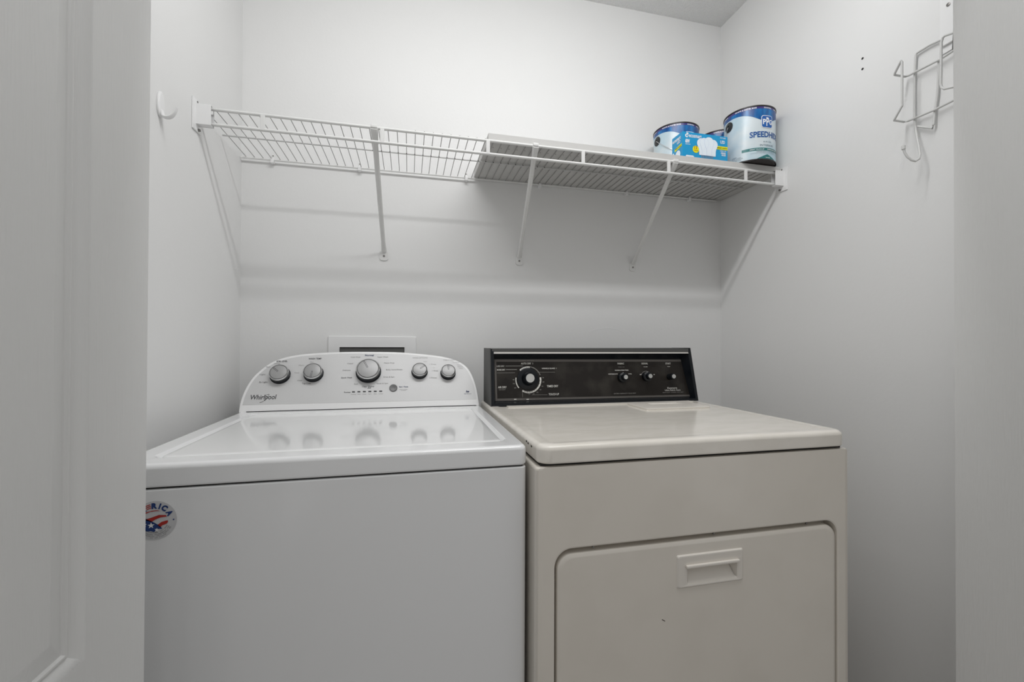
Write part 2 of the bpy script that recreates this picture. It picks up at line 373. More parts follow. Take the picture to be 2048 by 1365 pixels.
for i in range(3):
    a0 = math.radians(112); r0 = .0205+.0027*i; f = SF(.0006)
    mb.poly([f(r0*math.cos(a0+w)+0, r0*math.sin(a0+w)) for w in (.16, 0, -.16)]+[f((r0+.0014)*math.cos(a0+w), (r0+.0014)*math.sin(a0+w)) for w in (-.16, 0, .16)])
def wave(mb, pts, off=.0006): f = SF(off); mb.poly([f(*p) for p in pts])
for pts in (((-.017, .010), (-.006, .0145), (.004, .0150), (.0085, .0142), (.004, .0162), (-.004, .0160), (-.013, .0138)),
            ((-.015, .002), (-.004, .0050), (.006, .0085), (.0160, .0075), (.0172, .0050), (.009, .0045), (.001, .0015), (-.004, -.0020)),
            ((.004, -.0075), (.010, -.0030), (.0185, -.0010), (.0190, -.0040), (.0170, -.0065), (.011, -.0085), (.008, -.0115))): wave(mb, pts)
mb.obj('sticker_stripes', 'sred', st, norm=False)
mb = MB(); wave(mb, ((-.020, .004), (-.012, .0035), (-.004, -.001), (.004, -.0065), (.009, -.0110), (.011, -.0145), (.006, -.0135), (.003, -.0165), (-.001, -.0185), (-.005, -.0165), (-.009, -.0170), (-.016, -.0145), (-.020, -.008)))
mb.obj('sticker_field', 'sblue', st, norm=False)
mb = MB(); star(mb, -.0045, -.0075, .0052, .0010); star(mb, .0035, -.0150, .0034, .0010, 80); star(mb, -.0140, -.006, .004, .0010, 95); mb.obj('sticker_stars', 'swhite', st, norm=False)
mb = MB()
for rr, tx in ((.0205, 'BY COMPANIES THAT MAKE'), (.0235, 'DESIGNED ENGINEERED AND'), (.0262, 'ASSEMBLED WITH PRIDE IN'), (.0288, 'OF US PARTS')):
    n = len(tx); f = SF(.0006); span = 100 if n > 15 else 45
    for i, ch in enumerate(tx):
        if ch == ' ': continue
        a = math.radians(-90-span/2+span*i/(n-1)+12); g = lambda s, t, a=a, rr=rr: f((rr-t)*math.cos(a)-s*math.sin(a), (rr-t)*math.sin(a)+s*math.cos(a))
        mb.text(ch, g, -.0006, .0006, 0, .0014, .05)
mb.obj('sticker_small_print', 'inkg', st, norm=False)

# ------------------------------------------------------------------ clothes dryer
DL, DR, DY, DB = .2319, .9673, .7798, 1.49
ZDT, ZDS = CH-.190, CH-.2249
dr = thing('clothes_dryer', ((DL+DR)/2, (DY+DB)/2, 0), 'almond clothes dryer with black control console, right of the white washer', 'clothes dryer')
mb = MB(); R = lambda i, z: XYr(rrect(DL+i, DR-i, DY+i, DB-i, .012), z)
mb.rings([R(0, .02), R(0, CH-.62)], True, False); bodyz = ZDS-.006
# front face frame with opening for the door; sides, back and top
DX0, DX1, DZ1, DZ0, DRr = .2694, .9325, CH-.3879, .16, .034
A = lambda i: rrect(DL+i, DR-i, .02, bodyz, .006, 8); Bq = lambda i: rrect(DX0+i, DX1-i, DZ0+i, DZ1-i, DRr-i*.5, 8)
mb.bm.free(); mb = MB()
mb.rings([XZr(A(0), DB), XZr(A(0), DY+.012), XZr(A(.0015), DY+.005), XZr(A(.005), DY+.0012), XZr(A(.012), DY), XZr(A(.0125), DY), XZr(Bq(-.0035), DY), XZr(Bq(-.003), DY), XZr(Bq(-.0008), DY+.001), XZr(Bq(0), DY+.004), XZr(Bq(0), DY+.03)], True, True)
mb.obj('cabinet', 'almond', dr)
mb = MB(); Dq = lambda i: rrect(DX0+.004+i, DX1-.0035-i, DZ0+.004+i, DZ1-.009-i, DRr-.004-i*.4, 8)
HPx = rrect(.545, .672, CH-.4870, CH-.4455, .004, 8)
mb.rings([XZr(Dq(0), DY+.028), XZr(Dq(0), DY+.0055), XZr(Dq(.0015), DY+.002), XZr(Dq(.005), DY+.0003), XZr(Dq(.009), DY), XZr(Dq(.0095), DY), XZr(HPx, DY)], True, False)
ddoor = mb.obj('door', 'almond', dr)
# recessed pull
mb = MB(); p = onY(1324, 1240, DY); q = onY(1330, 1243, DY)
mb.tube([p, q], .0007, 5); mb.obj('scuff_mark', 'rust', ddoor)
def R4(x0, x1, z0, z1, y, r=.004): return XZr(rrect(x0, x1, z0, z1, r, 4), y)
hx0, hx1, hz0, hz1 = .5297, .6815, CH-.4892, CH-.4262
mb = MB()
mb.rings([R4(hx0-.003, hx1+.003, hz0-.003, hz1+.002, DY+.0004), R4(hx0, hx1, hz0, hz1, DY-.0035), R4(hx0+.002, hx1-.002, hz0+.002, hz1-.003, DY-.0042), R4(.5500, .668, CH-.4843, CH-.4500, DY-.0030, .003)])
# pocket: deep at the top, running out to nothing at the bottom
def pk(d_top, d_bot, i=0): return [(x, DY+(d_bot if z < CH-.467 else d_top), z) for x, z in rrect(.5500+i, .668-i, CH-.4843+i*.3, CH-.4500-i, .003, 4)]
mb.rings([R4(.5500, .668, CH-.4843, CH-.4500, DY-.0030, .003), pk(.024, .0005, .004)], False, True, smooth=False)
hd = mb.obj('recessed_pull', 'almondpl', ddoor)
MB().box((.546, DY-.009, CH-.4505), (.671, DY-.002, CH-.4440), .002).obj('finger_lip', 'almondpl', hd)
for x, y in ((1186, 1096), (1427, 1069), (1612, 1047.5)):
    p = onY(x, y, DY+.008); MB().lathe([(.0022, -.001), (.0022, .002), (.0002, .003)], (p.x, p.y, DZ1-.0045), (0, -1, 0), 10, True, True).obj('door_bumper', 'screw', dr)
MB().box((DL+.012, DY+.012, bodyz-.002), (DR-.012, DB-.01, ZDS+.003)).obj('top_seam', 'dark', dr)
# top slab with slightly dished panel
mb = MB(); TX0, TX1 = .2385, .9625
R = lambda i, z, y0=DY-.001: XYr(rrect(TX0+i, TX1-i, y0+i, DB-i, max(.026-i*.6, .004), 8), z)
e = .011
mb.rings([R(.002, ZDS), R(0, ZDS+.003), R(0, ZDT-e), R(e*.13, ZDT-e*.5), R(e*.5, ZDT-e*.13), R(e, ZDT-.0), R(.028, ZDT), R(.036, ZDT-.0022)], True, True)
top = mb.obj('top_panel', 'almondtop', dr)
mb = MB(); mb.box((TX0+.055, 1.285, ZDT-.003), (TX1-.03, 1.31, ZDT+.0012), .001); mb.obj('rear_bead', 'almondpl', dr)
# lint screen door
a = onZ(1268, 811, ZDT); b = onZ(1294, 821, ZDT)
mb = MB(); x0, x1, y0, y1 = .681, .897, 1.152, 1.272
mb.rings([XYr(rrect(x0, x1, y0, y1, .006), ZDT-.003), XYr(rrect(x0, x1, y0, y1, .006), ZDT+.0022), XYr(rrect(x0+.003, x1-.003, y0+.003, y1-.003, .005), ZDT+.0042), XYr(rrect(x0+.06, x1-.05, y0+.068, y1-.018, .004), ZDT+.0042), XYr(rrect(x0+.063, x1-.053, y0+.074, y1-.02, .004), ZDT+.0012)], True, True)
mb.obj('lint_screen_door', 'almondpl', dr)
# chips on the top's left front corner
mb = MB()
for x, y in ((1054.5, 883), (1058, 887), (1064.5, 893)): mb.box(onX(x, y, TX0+.0015)-Vector((.0022, .0030, .0016)), onX(x, y, TX0+.0015)+Vector((.0004, .0030, .0016)))
mb.obj('enamel_chips', 'rust', top)
# control console
CA = Vector((0, 1.3107, ZDT)); CT = Vector((0, 1.336-1.3107, .1767)).normalized(); CN = Vector((0, -CT.z, CT.y))
def dpt(x, y, off=0):
    d = ray(x, y); o2 = CA+CN*off-Vector((0, 0, CH)); k = o2.dot(CN)/d.dot(CN); return d*k+Vector((0, 0, CH))
def dst(x, y, off=0): p = dpt(x, y, off)-CA; return p.x, p.dot(CT)
DF = lambda off: (lambda s, t: CA+Vector((s, 0, 0))+CT*t+CN*off)
def ldiv(c, n=1):          # quad corners tl,tr,br,bl
    return [Vector(p) for p in c]
outer = ldiv([dpt(982, 698), dpt(1380, 697), dpt(1396.5, 802), dpt(983.5, 814.6)])
opn = ldiv([dpt(987.5, 708.6), dpt(1376.5, 707.6), dpt(1391.5, 797.5), dpt(989, 808)])
REC = -.026
fas = ldiv([dpt(988.5, 718.8, REC), dpt(1361, 719.2, REC), dpt(1379.5, 793.5, REC), dpt(990.5, 803, REC)])
outer[2].z = outer[3].z = ZDT-.001
bkp = [Vector((outer[0].x+.002, 1.444, outer[0].z+.001)), Vector((outer[1].x-.002, 1.444, outer[1].z+.001)), Vector((outer[2].x-.002, 1.444, ZDT-.001)), Vector((outer[3].x+.002, 1.444, ZDT-.001))]
mb = MB(); mb.rings([bkp, outer, opn, fas], True, True, smooth=False)
dc = mb.obj('control_console', 'blackpl', dr)
mb = MB(); xl = outer[3].x
q = [(xl-.0022, 1.3135, ZDT-.0005), (xl-.0022, 1.3385, outer[0].z+.0015), (xl-.0022, 1.446, outer[0].z+.0015), (xl-.0022, 1.446, ZDT-.0005)]
mb.prism(q, (.0035, 0, 0)); mb.obj('end_cap', 'greycap', dc)
xr = outer[2].x; dx = outer[1].x-outer[2].x
mb = MB(); q = [(xr, 1.3135, ZDT-.0005), (xr+dx, 1.3385, outer[1].z+.0015), (xr+dx, 1.446, outer[1].z+.0015), (xr, 1.446, ZDT-.0005)]
mb.prism(q, (.003, 0, 0)); mb.obj('end_cap', 'greycap', dc)
mb = MB(); mb.prism([DF(.0006)(*dst(*p)) for p in ((987.5, 704), (1376, 704.6), (1377, 707.5), (987.5, 708.2))], CN*-.0012); mb.obj('pale_trim_strip', 'alustrip', dc)
mb = MB(); mb.prism([DF(.0006)(*dst(*p)) for p in ((984, 698.4), (1376.5, 697.8), (1376.5, 703.6), (984, 703))], CN*-.001); mb.obj('top_band', 'greycap', dc)
f1 = [DF(REC+.0006)(*dst(x, y, REC)) for x, y in ((988.8, 719.2), (1361, 719.6), (1379.5, 793.2), (990.8, 802.6))]
f2 = [DF(REC+.0012)(*dst(x, y, REC)) for x, y in ((992.5, 724.3), (1362, 723.8), (1378.6, 789.6), (994.5, 797.6))]
mb = MB(); mb.poly(f1); mb.obj('fascia_border', 'smokeline', dc, norm=False)
mb = MB(); mb.poly(f2); mb.obj('fascia', 'smoke', dc, norm=False)
FO = REC+.0018
def dtext(mb, txt, x0, x1, yb, hpx, bold=.0, shear=0, off=FO):
    s0, _ = dst(x0, yb, off); s1, _ = dst(x1, yb, off); _, t2 = dst((x0+x1)/2, yb-hpx, off); _, tb = dst((x0+x1)/2, yb, off)
    mb.text(txt, DF(off), s0, s1, tb, t2-tb, bold, shear)
def dline(mb, x0, y0, x1, y1, w=.35):
    dx, dy = x1-x0, y1-y0; l = math.hypot(dx, dy); nx, ny = -dy/l*w, dx/l*w
    mb.poly([DF(FO)(*dst(x, y, FO)) for x, y in ((x0+nx, y0+ny), (x1+nx, y1+ny), (x1-nx, y1-ny), (x0-nx, y0-ny))])
ditems = []
for a in (('AUTO DRY  1', 1042, 1066, 729.3, 3.6), ('LESS DRY', 993.5, 1009, 734.2, 2.8), ('MORE DRY', 994, 1010.5, 741.5, 2.8), ('AIR DRY', 996, 1013.3, 777, 4), ('TIMED DRY', 1094, 1116.5, 774.8, 4), ('TOUCH UP', 1097.5, 1118, 791, 4), ('WRINKLE GUARD  1', 1083.5, 1113, 738.5, 2.4),
          ('FABRIC', 1235, 1248.3, 729.3, 3.4), ('SIGNAL', 1283, 1296, 729.2, 3.4), ('START', 1331, 1341.5, 729.2, 3.4), ('NORMAL/PERM PRESS', 1230, 1257, 742, 2), ('KNIT/DELICATE', 1217, 1235.5, 749.6, 2), ('TOWEL', 1256.5, 1263.5, 749.2, 1.8),
          ('Kenmore', 1335, 1354.2, 778, 3.4), ('Ultra Fabric Care', 1330, 1361, 782, 2.6), ('PUSH', 1335, 1340, 734.3, 1.4), ('VOLUME', 1287, 1295, 734.8, 1.4), ('OFF', 1279.5, 1283, 750.5, 1.8), ('HI', 1307, 1309.5, 750.5, 1.8)):
    ditems.append(('inkw', *a, .02))
for a in (('80', 1025.5, 1029, 761, 2.2), ('70', 1025.5, 1029.5, 769, 2.2), ('60', 1028.5, 1032.5, 777.3, 2.2), ('70', 1084.5, 1088, 757, 2.2), ('60', 1085, 1088.5, 765.5, 2.2), ('50', 1083, 1086.5, 774, 2.2), ('40', 1079, 1082.5, 781, 2.2), ('30', 1073, 1076.5, 786.3, 2.2), ('20', 1065.5, 1069, 789.4, 2.2), ('10', 1057, 1060.5, 789.6, 2.2),
          ('NO HEAT', 998, 1011, 781, 2), ('EXTRA CAPACITY PLUS DRY', 1228, 1272, 788.5, 2.2), ('HEAVY DUTY  36 SERIES  SOFT HEAT', 1325.5, 1367, 786, 1.7),
          ('TEMPERATURE', 1236, 1249, 735, 1), ('NORMAL SETTING', 1038, 1068, 722.5, 1.6), ('SETTING', 1034, 1045, 800.2, 1.5), ('DELICATE', 1059, 1070, 799.8, 1.5)):
    ditems.append(('inkwg', *a, .01))
legends(ditems, (1020, 1075, 1130, 1274, 1315), dtext, dc)
mb = MB()
# dial ring
DC = (1057, 760)
cs, ctt = dst(*DC, FO)
def ringseg(mb, a0, a1, r0, r1):
    n = max(2, int(abs(a1-a0)/6)); f = DF(FO)
    for i in range(n):
        b0, b1 = math.radians(a0+(a1-a0)*i/n), math.radians(a0+(a1-a0)*(i+1)/n)
        mb.poly([f(cs+r*math.cos(b), ctt+r*math.sin(b)) for r, b in ((r0, b0), (r1, b0), (r1, b1), (r0, b1))])
ringseg(mb, 82, 132, .0372, .0432); ringseg(mb, 170, 218, .0400, .0432); ringseg(mb, 10, -122, .0378, .0432)
dline(mb, 1011, 732.7, 1046, 732.5, .25); dline(mb, 1012, 739.7, 1034, 739.6, .25)
for i in range(2): ringseg(mb, 20, 80, .0412+.0016*i, .0416+.0016*i)
s2, t2 = dst(1293, 755, FO)
f = DF(FO); mb2 = MB()
for i in range(12):
    b0, b1 = math.radians(20+140*i/12), math.radians(20+140*(i+1)/12)
    mb2.poly([f(s2+r*math.cos(b), t2+r*math.sin(b)) for r, b in ((.0208, b0), (.0213, b0), (.0213, b1), (.0208, b1))])
mb.obj('dial_ring', 'inkw', dc, norm=False); mb2.obj('volume_arc', 'inkw', dc, norm=False)
mb = MB()
for i, dg in enumerate((88, 98, 106, 114, 122, 180, 192, 204, -5, -20, -35, -50, -62, -74, -86, -98, -110)):
    a = math.radians(dg); f = DF(FO+.0004); c_, s_ = math.cos(a), math.sin(a)
    mb.poly([f(cs+r*c_-w*s_, ctt+r*s_+w*c_) for r, w in ((.0372, -.0005), (.0412, -.0005), (.0412, .0005), (.0372, .0005))])
mb.obj('dial_graduations', 'ink', dc, norm=False)
mb = MB()
dline(mb, 1063.5, 790.2, 1095, 790, .25); dline(mb, 994, 746.5, 1030, 746, .3); dline(mb, 1075, 745, 1110, 745, .25); dline(mb, 1045, 783, 1045.3, 795, .3)
mb.obj('printed_lines', 'inkwg', dc, norm=False)
mb = MB()
for x in (1028, 1053): dline(mb, x, 799.3, x+5, 799.1, 1.0)
mb.obj('legend_blocks', 'inkw', dc, norm=False)
def dknob(x, y, prof, capr, name):
    L = prof[-1][1]; s, t_ = dst(x, y, FO+L); o = DF(FO)(s, t_)
    k = MB().lathe(prof, o, CN, 40, True, True).obj(name, 'blackpl', dc)
    MB().lathe([(capr, L-.0005), (capr, L+.0008), (.0003, L+.0009)], o, CN, 32, False, True).obj('metal_cap', 'alu', k)
    return k
dknob(1060.5, 756.8, [(.0352, 0), (.0352, .0025), (.033, .004), (.0225, .006), (.0200, .010), (.0180, .026), (.0165, .028)], .0138, 'timer_knob')
for x, y, r in ((1251.8, 754.6, .0165), (1301, 752.6, .0165), (1347.8, 753.3, .0105)):
    k = dknob(x, y, [(r, 0), (r, .004), (r*.97, .012), (.0105, .015), (.0100, .027), (.0092, .028)], .0072, 'selector_knob')
for x, y in ((1246, 746), (1294, 745)):
    mb = MB(); p = DF(FO+.013)(*dst(x, y, FO+.013)); mb.lathe([(.0011, 0), (.0011, .0006)], p, CN, 10, True, True); mb.obj('index_dot', 'inkw', dc)

# ------------------------------------------------------------------ laundry outlet box in the back wall
mb = MB(); x0, x1, zt = -.2690, .0245, CH+.0275; zb = zt-.235; ox0, ox1, oz1, oz0 = -.2317, -.0157, CH-.0108, CH-.175
Q = lambda i, y: XZr(rrect(x0+i, x1-i, zb+i, zt-i, .004, 3), y); Q2 = lambda i, y: XZr(rrect(ox0+i, ox1-i, oz0+i, oz1-i, .002, 3), y)
ob = thing('outlet_box', ((x0+x1)/2, D-.004, zb), 'white laundry outlet box faceplate on the back wall behind the washer console', 'outlet box')
mb.rings([Q(0, D-.0002), Q(0, D-.004), Q(.002, D-.006), Q2(0, D-.006), Q2(0, D-.0055)], False, False); mb.obj('faceplate', 'wplastic', ob)
mb = MB(); mb.rings([Q2(0, D-.0055), Q2(.001, D-.0008)], False, True); mb.obj('recess_lining', 'boxin', ob)

# ------------------------------------------------------------------ wire shelf
ZS, ZL, YF, YM = CH+.6108, CH+.571, 1.2791, 1.4228
sh = thing('wire_shelf', ((XL+XR)/2, D, ZL), 'long white wire closet shelf across the back wall, above washer and dryer', 'shelf')
xa, xb = XL+.030, XR-.026
MB().tube([(xa, YF, ZS), (xb, YF, ZS)], .0044, 12).obj('front_rail', 'wire', sh)
MB().tube([(xa, YF, ZL), (xb, YF, ZL)], .0044, 12).obj('front_rail', 'wire', sh)
MB().tube([(-.5365, D-.012, ZS-.003), (onY(1432, 401, D-.012).x, D-.012, ZS-.003)], .0032, 8).obj('back_rail', 'wire', sh)
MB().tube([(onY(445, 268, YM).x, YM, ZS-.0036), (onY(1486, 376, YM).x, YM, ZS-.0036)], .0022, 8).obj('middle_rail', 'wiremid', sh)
mb = MB(); wx = [-.5221+.02555*i for i in range(71)]
for x in wx:
    if x > 1.262: break
    mb.tube([(x, D-.0085, ZS-.0036), (x, D-.012, ZS+.0008), (x, YF+.002, ZS+.0008)], .00115, 5)
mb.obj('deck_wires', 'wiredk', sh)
mb = MB()
for x in wx:
    if -.12 < x < .45: mb.lathe([(.0004, -.0016), (.0016, -.0008), (.0016, .0006), (.0004, .0014)], (x, YM-.0018, ZS-.0030), (0, -1, -.4), 7, True, True)
    if .0 < x < .22: mb.lathe([(.0010, 0), (.0010, .0012)], (x, YF, ZS+.0046), (0, 0, 1), 6, True, True)
mb.obj('rust_spots', 'rust', sh)
for x in (-.3831, -.0775, .2265, .5305, .8335, 1.1340):
    mb = MB(); mb.box((x-.0058, YF-.0045, ZL), (x+.0058, YF+.0005, ZS), .0015); mb.obj('rail_spacer', 'wire', sh)
def clip(x):
    mb = MB(); z = ZS-.003
    mb.box((x-.0055, D-.018, z-.011), (x+.0055, D, z+.005), .002); mb.box((x-.0035, D-.004, z+.004), (x+.0035, D, z+.022), .001)
    c = mb.obj('wall_clip', 'wplastic', sh)
    MB().lathe([(.0022, 0), (.0022, .0012), (.0004, .0016)], (x, D-.004, z+.017), (0, -1, 0), 10, False, True).obj('screw', 'screw', c)
for x in (-.4435, -.1696, .2003, .4803, .8406, 1.1258): clip(x)
def brace(xt, xf, zf):
    p0 = Vector((xt, YF-.004, ZS-.004)); p1 = Vector((xf, D-.004, zf+.014)); d = (p1-p0); e1 = Vector((1, 0, 0)); e2 = d.normalized().cross(e1).normalized()
    w, th = .0078, .0034
    sec = [(-w, 0), (-w, th), (-w*.55, th*2.2), (w*.55, th*2.2), (w, th), (w, 0), (w*.5, th*.6), (-w*.5, th*.6)]
    def ringat(p, k=1): return [p+e1*(a*k)+e2*(b-th) for a, b in sec]
    mb = MB(); mb.rings([ringat(p0, 1.35), ringat(p0+d*.12, 1.0), ringat(p0+d*.9, .9), ringat(p1, 1.15)], True, True, smooth=False)
    # hook over the top rail
    mb.box((xt-.0085, YF-.0075, ZS-.002), (xt+.0085, YF+.0065, ZS+.0075), .002)
    b = mb.obj('support_brace', 'wire', sh)
    mb = MB(); q = [(xf-.0125, zf+.016), (xf-.014, zf-.010), (xf-.0095, zf-.0145), (xf, zf-.016), (xf+.0095, zf-.0145), (xf+.014, zf-.010), (xf+.0125, zf+.016)]
    mb.prism([(x, D-.0035, z) for x, z in q], (0, .0033, 0)); ft = mb.obj('brace_foot', 'wire', b)
    MB().lathe([(.0036, 0), (.0036, .0014), (.001, .002)], (xf, D-.0035, zf), (0, -1, 0), 12, False, True).obj('screw', 'screw', b)
brace(-.0995, -.0876, CH+.3095); brace(.3745, .4025, CH+.3155); brace(.8590, .8742, CH+.3125)
def endbr(xw, s):
    mb = MB()
    def bx(xa_, xb_, y0, y1, z0, z1, bv=.001): mb.box((min(xa_, xb_), y0, z0), (max(xa_, xb_), y1, z1), bv)
    bx(xw, xw+s*.0035, 1.253, 1.297, CH+.547, CH+.628)
    bx(xw+s*.003, xw+s*.037, YF-.0115, YF-.0095, ZL-.0065, ZS+.0065, .0004)      # cup front
    bx(xw+s*.003, xw+s*.0368, YF-.0096, YF+.0066, ZL-.0064, ZL-.0052, .0002)        # cup floor
    bx(xw+s*.003, xw+s*.0368, YF-.0096, YF+.0066, ZS+.0052, ZS+.0064, .0002)
    bx(xw+s*.0355, xw+s*.037, YF+.0065, YF+.009, ZL-.0065, ZS+.0065, .0003)
    bx(xw+s*.003, xw+s*.037, YF+.0075, YF+.009, ZL-.0065, ZS-.01, .0003)
    b = mb.obj('end_bracket', 'wplastic', sh)
    MB().lathe([(.0028, 0), (.0028, .0012), (.0006, .0018)], (xw+s*.0035, 1.275, CH+.6235), (s, 0, 0), 10, False, True).obj('screw', 'screw', b)
    MB().lathe([(.0036, 0), (.0036, .004), (.0006, .005)], (xw+s*.0035, 1.282, CH+.5535), (s, 0, 0), 8, False, True).obj('screw', 'screw', b)
endbr(XL+.0002, 1); endbr(XR-.0002, -1)
# board lying on the shelf
BZ0, BZ1 = ZS+.0024, CH+.6365
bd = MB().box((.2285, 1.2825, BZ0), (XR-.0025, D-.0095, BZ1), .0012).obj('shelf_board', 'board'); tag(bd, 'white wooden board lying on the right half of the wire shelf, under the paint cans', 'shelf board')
pa, pb = onZ(1155.4, 313.4, BZ0), onZ(1535.5, 354.6, BZ0)
mb = MB()
for i, x in enumerate(wx):
    if .24 < x < 1.25:
        y = pa.y+(pb.y-pa.y)*(x-pa.x)/(pb.x-pa.x)+random.uniform(-.0008, .0008)
        mb.lathe([(.0015, 0), (.0012, .0004)], (x+.006, y, BZ0-.0001), (0, 0, -1), 7, False, True)
mb.obj('nail_holes', 'rust', bd)

# ------------------------------------------------------------------ paint cans
CR, CHh = .0825, .190
def solve_phi(cx, cy, px, side=1):
    base = math.atan2(-cy, -cx); best = None
    for i in range(-90, 91):
        a = base+math.radians(i); p = Vector((cx+CR*math.cos(a), cy+CR*math.sin(a), 0)); d = p.dot(Vector((_f.x, _f.y, 0)))
        x = W/2+FPX*p.dot(_r)/d
        if best is None or abs(x-px) < best[0]: best = (abs(x-px), a)
    return best[1]
A_C, B_C, C_C = (1.193, 1.327), (1.003, 1.489), (1.2015, 1.4945)
PHL = solve_phi(*A_C, 1535); PHE = solve_phi(*A_C, 1458)
d_ear = PHE-PHL                 # ear relative to logo
def can(loc, phi, label, earang=None, wire_front=True):
    r = thing('paint_can', loc, label, 'paint can', 'one-gallon paint cans on the shelf board')
    X, Y, Z = loc
    P = lambda off: (lambda s, z: Vector((X+(CR+off)*math.cos(phi+s/CR), Y+(CR+off)*math.sin(phi+s/CR), Z+z)))
    MB().lathe([(CR, .004), (CR, CHh-.005)], (X, Y, Z), (0, 0, 1), 72, False, False).obj('can_body', 'lab', r)
    MB().lathe([(CR+.0012, .0005), (CR+.0012, .004), (CR-.001, .0045), (CR-.004, .0015), (.001, .0015)], (X, Y, Z), (0, 0, 1), 72, False, True).obj('bottom_rim', 'canbot', r)
    MB().lathe([(CR, CHh-.006), (CR+.0016, CHh-.005), (CR+.0018, CHh-.001), (CR, CHh), (CR-.003, CHh-.003), (CR-.012, CHh-.003), (CR-.013, CHh-.001), (CR-.016, CHh-.004), (.001, CHh-.004)], (X, Y, Z), (0, 0, 1), 72, False, True).obj('lid_rim', 'canbot', r)
    def strip(mb, s0, s1, lo, hi, off, n=40):
        f = P(off); pts = [(s0+(s1-s0)*i/n) for i in range(n+1)]
        mb.rings([[f(s, lo(s)) for s in pts], [f(s, hi(s)) for s in pts]], smooth=True, closed=False)
    def bent(mb, fn, h_, r_, zc):
        xs = sorted({round(-h_+r_*(1-math.cos(pi/2*i/6)), 6) for i in range(7)} | {round(h_-r_*(1-math.cos(pi/2*i/6)), 6) for i in range(7)} | {(-h_+r_)+(2*h_-2*r_)*i/8 for i in range(9)})
        def hh(x):
            e_ = max(0, abs(x)-(h_-r_)); return h_-r_+math.sqrt(max(r_*r_-e_*e_, 0))
        mb.rings([[fn(x, zc-hh(x)) for x in xs], [fn(x, zc+hh(x)) for x in xs]], smooth=True, closed=False)
    zb = lambda s: CHh*(1-(.13+.17*math.exp(-(s/.055)**2)))
    mb = MB(); strip(mb, -.19, .19, zb, lambda s: CHh-.013, .0003, 80); mb.obj('label_blue_band', 'labblue', r, norm=False)
    mb = MB(); strip(mb, -.19, .19, lambda s: CHh-.0132, lambda s: CHh-.0055, .0003, 80); mb.obj('label_violet_band', 'labpur', r, norm=False)
    sg = 1
    # lettering: s grows counter-clockwise seen from above = to the right seen from outside
    mb = MB(); f = P(.0006)
    mb.text('WHITE & PASTEL BASE', f, -.105, -.036, CHh-.0118, .0046, .02); mb.text('EGGSHELL', f, -.012, .018, CHh-.0118, .0042, .02); mb.text('LATEX', f, .030, .052, CHh-.0118, .0042, .02); mb.text('INTERIOR', f, -.165, -.135, CHh-.0118, .0042, .02)
    f2_ = P(.0010); LG = .0215
    mb2 = MB(); bent(mb2, f2_, LG, .008, CHh*.695); mb2.obj('logo_border', 'labtext', r, norm=False)
    mb2 = MB(); f3 = P(.0013); bent(mb2, f3, LG-.0018, .0068, CHh*.695); mb2.obj('logo_field', 'logob', r, norm=False)
    f4 = P(.0017); mb.text('P', f4, -.0165, -.0055, CHh*.695-.009, .017, .03); mb.text('P', f4, -.0045, .0065, CHh*.695-.014, .028, .03); mb.text('G', f4, .0065, .0180, CHh*.695-.009, .016, .03)
    mb.obj('label_lettering', 'labtext', r, norm=False)
    mb = MB(); mb.text('SPEEDHIDE', f, -.058, .058, CHh*.416, .0190, .03); mb.obj('label_lettering', 'labink', r, norm=False)
    mb = MB(); mb.text('6-411XI', f, -.014, .016, CHh*.318, .0055, .0); mb.text('INTERIOR', f, -.026, .026, CHh*.248, .0072, 0)
    mb.text('EXCELLENT DURABILITY', f, -.036, .036, CHh*.142, .0040, 0); mb.text('CONTAINS 3.78 LITRES OF WATERBASED COATING', f, -.055, .055, CHh*.118, .0022, 0)
    for i in range(4): mb.text(('WARNING', 'KEEP OUT OF REACH', 'OF CHILDREN READ ALL', 'LABEL DIRECTIONS')[i], f, -.118, (-.100, -.085, -.078, -.085)[i], CHh*(.115-.022*i), .0024, .03 if i == 0 else 0)
    mb.obj('label_small_print', 'labgrey', r, norm=False)
    mb = MB(); strip(mb, -.082, .085, lambda s: CHh*.172, lambda s: CHh*.222, .0004, 40)
    def tri(mb, s0, s1, h):
        ff = P(.0005); n = 14
        for i in range(n):
            a_, b_ = s0+(s1-s0)*i/n, s0+(s1-s0)*(i+1)/n; ha, hb = [h*(1-abs((q-(s0+s1)/2)/((s1-s0)/2))) for q in (a_, b_)]
            mb.poly([ff(a_, .005), ff(b_, .005), ff(b_, .005+hb), ff(a_, .005+ha)])
    tri(mb, -.036, .036, .015); mb.obj('label_teal_band', 'labteal', r, norm=False)
    mb = MB(); mb.text('GREAT TOUCH UP', P(.0009), -.058, -.012, CHh*.185, .0038, .02); mb.text('DEPENDABLE HIDE', P(.0009), .0, .046, CHh*.185, .0038, .02); mb.text('1 GALLON', P(.0010), -.008, .010, .0075, .0026, .02); mb.obj('label_lettering', 'labtext', r, norm=False)
    # ears and bail handle
    ea = phi+d_ear if earang is None else earang
    pts_e = []
    for a_ in (ea, ea+pi):
        n_ = Vector((math.cos(a_), math.sin(a_), 0)); c_ = Vector((X, Y, Z+CHh*.755))+n_*(CR-.0005); pts_e.append((c_, n_))
        MB().lathe([(.0175, 0), (.0175, .002), (.013, .0038), (.006, .0042), (.005, .002), (.0003, .002)], c_, n_, 28, True, True).obj('handle_ear', 'earblk', r)
    hd_ = Vector((math.cos(ea+pi/2*(1 if wire_front else -1)), math.sin(ea+pi/2*(1 if wire_front else -1)), 0))
    dvec = (hd_*.55+Vector((0, 0, -.80))).normalized()
    if wire_front: dvec = (hd_*.70+Vector((0, 0, -.62))).normalized()
    n0 = pts_e[0][1]; c0 = Vector((X, Y, Z+CHh*.755)); path = []
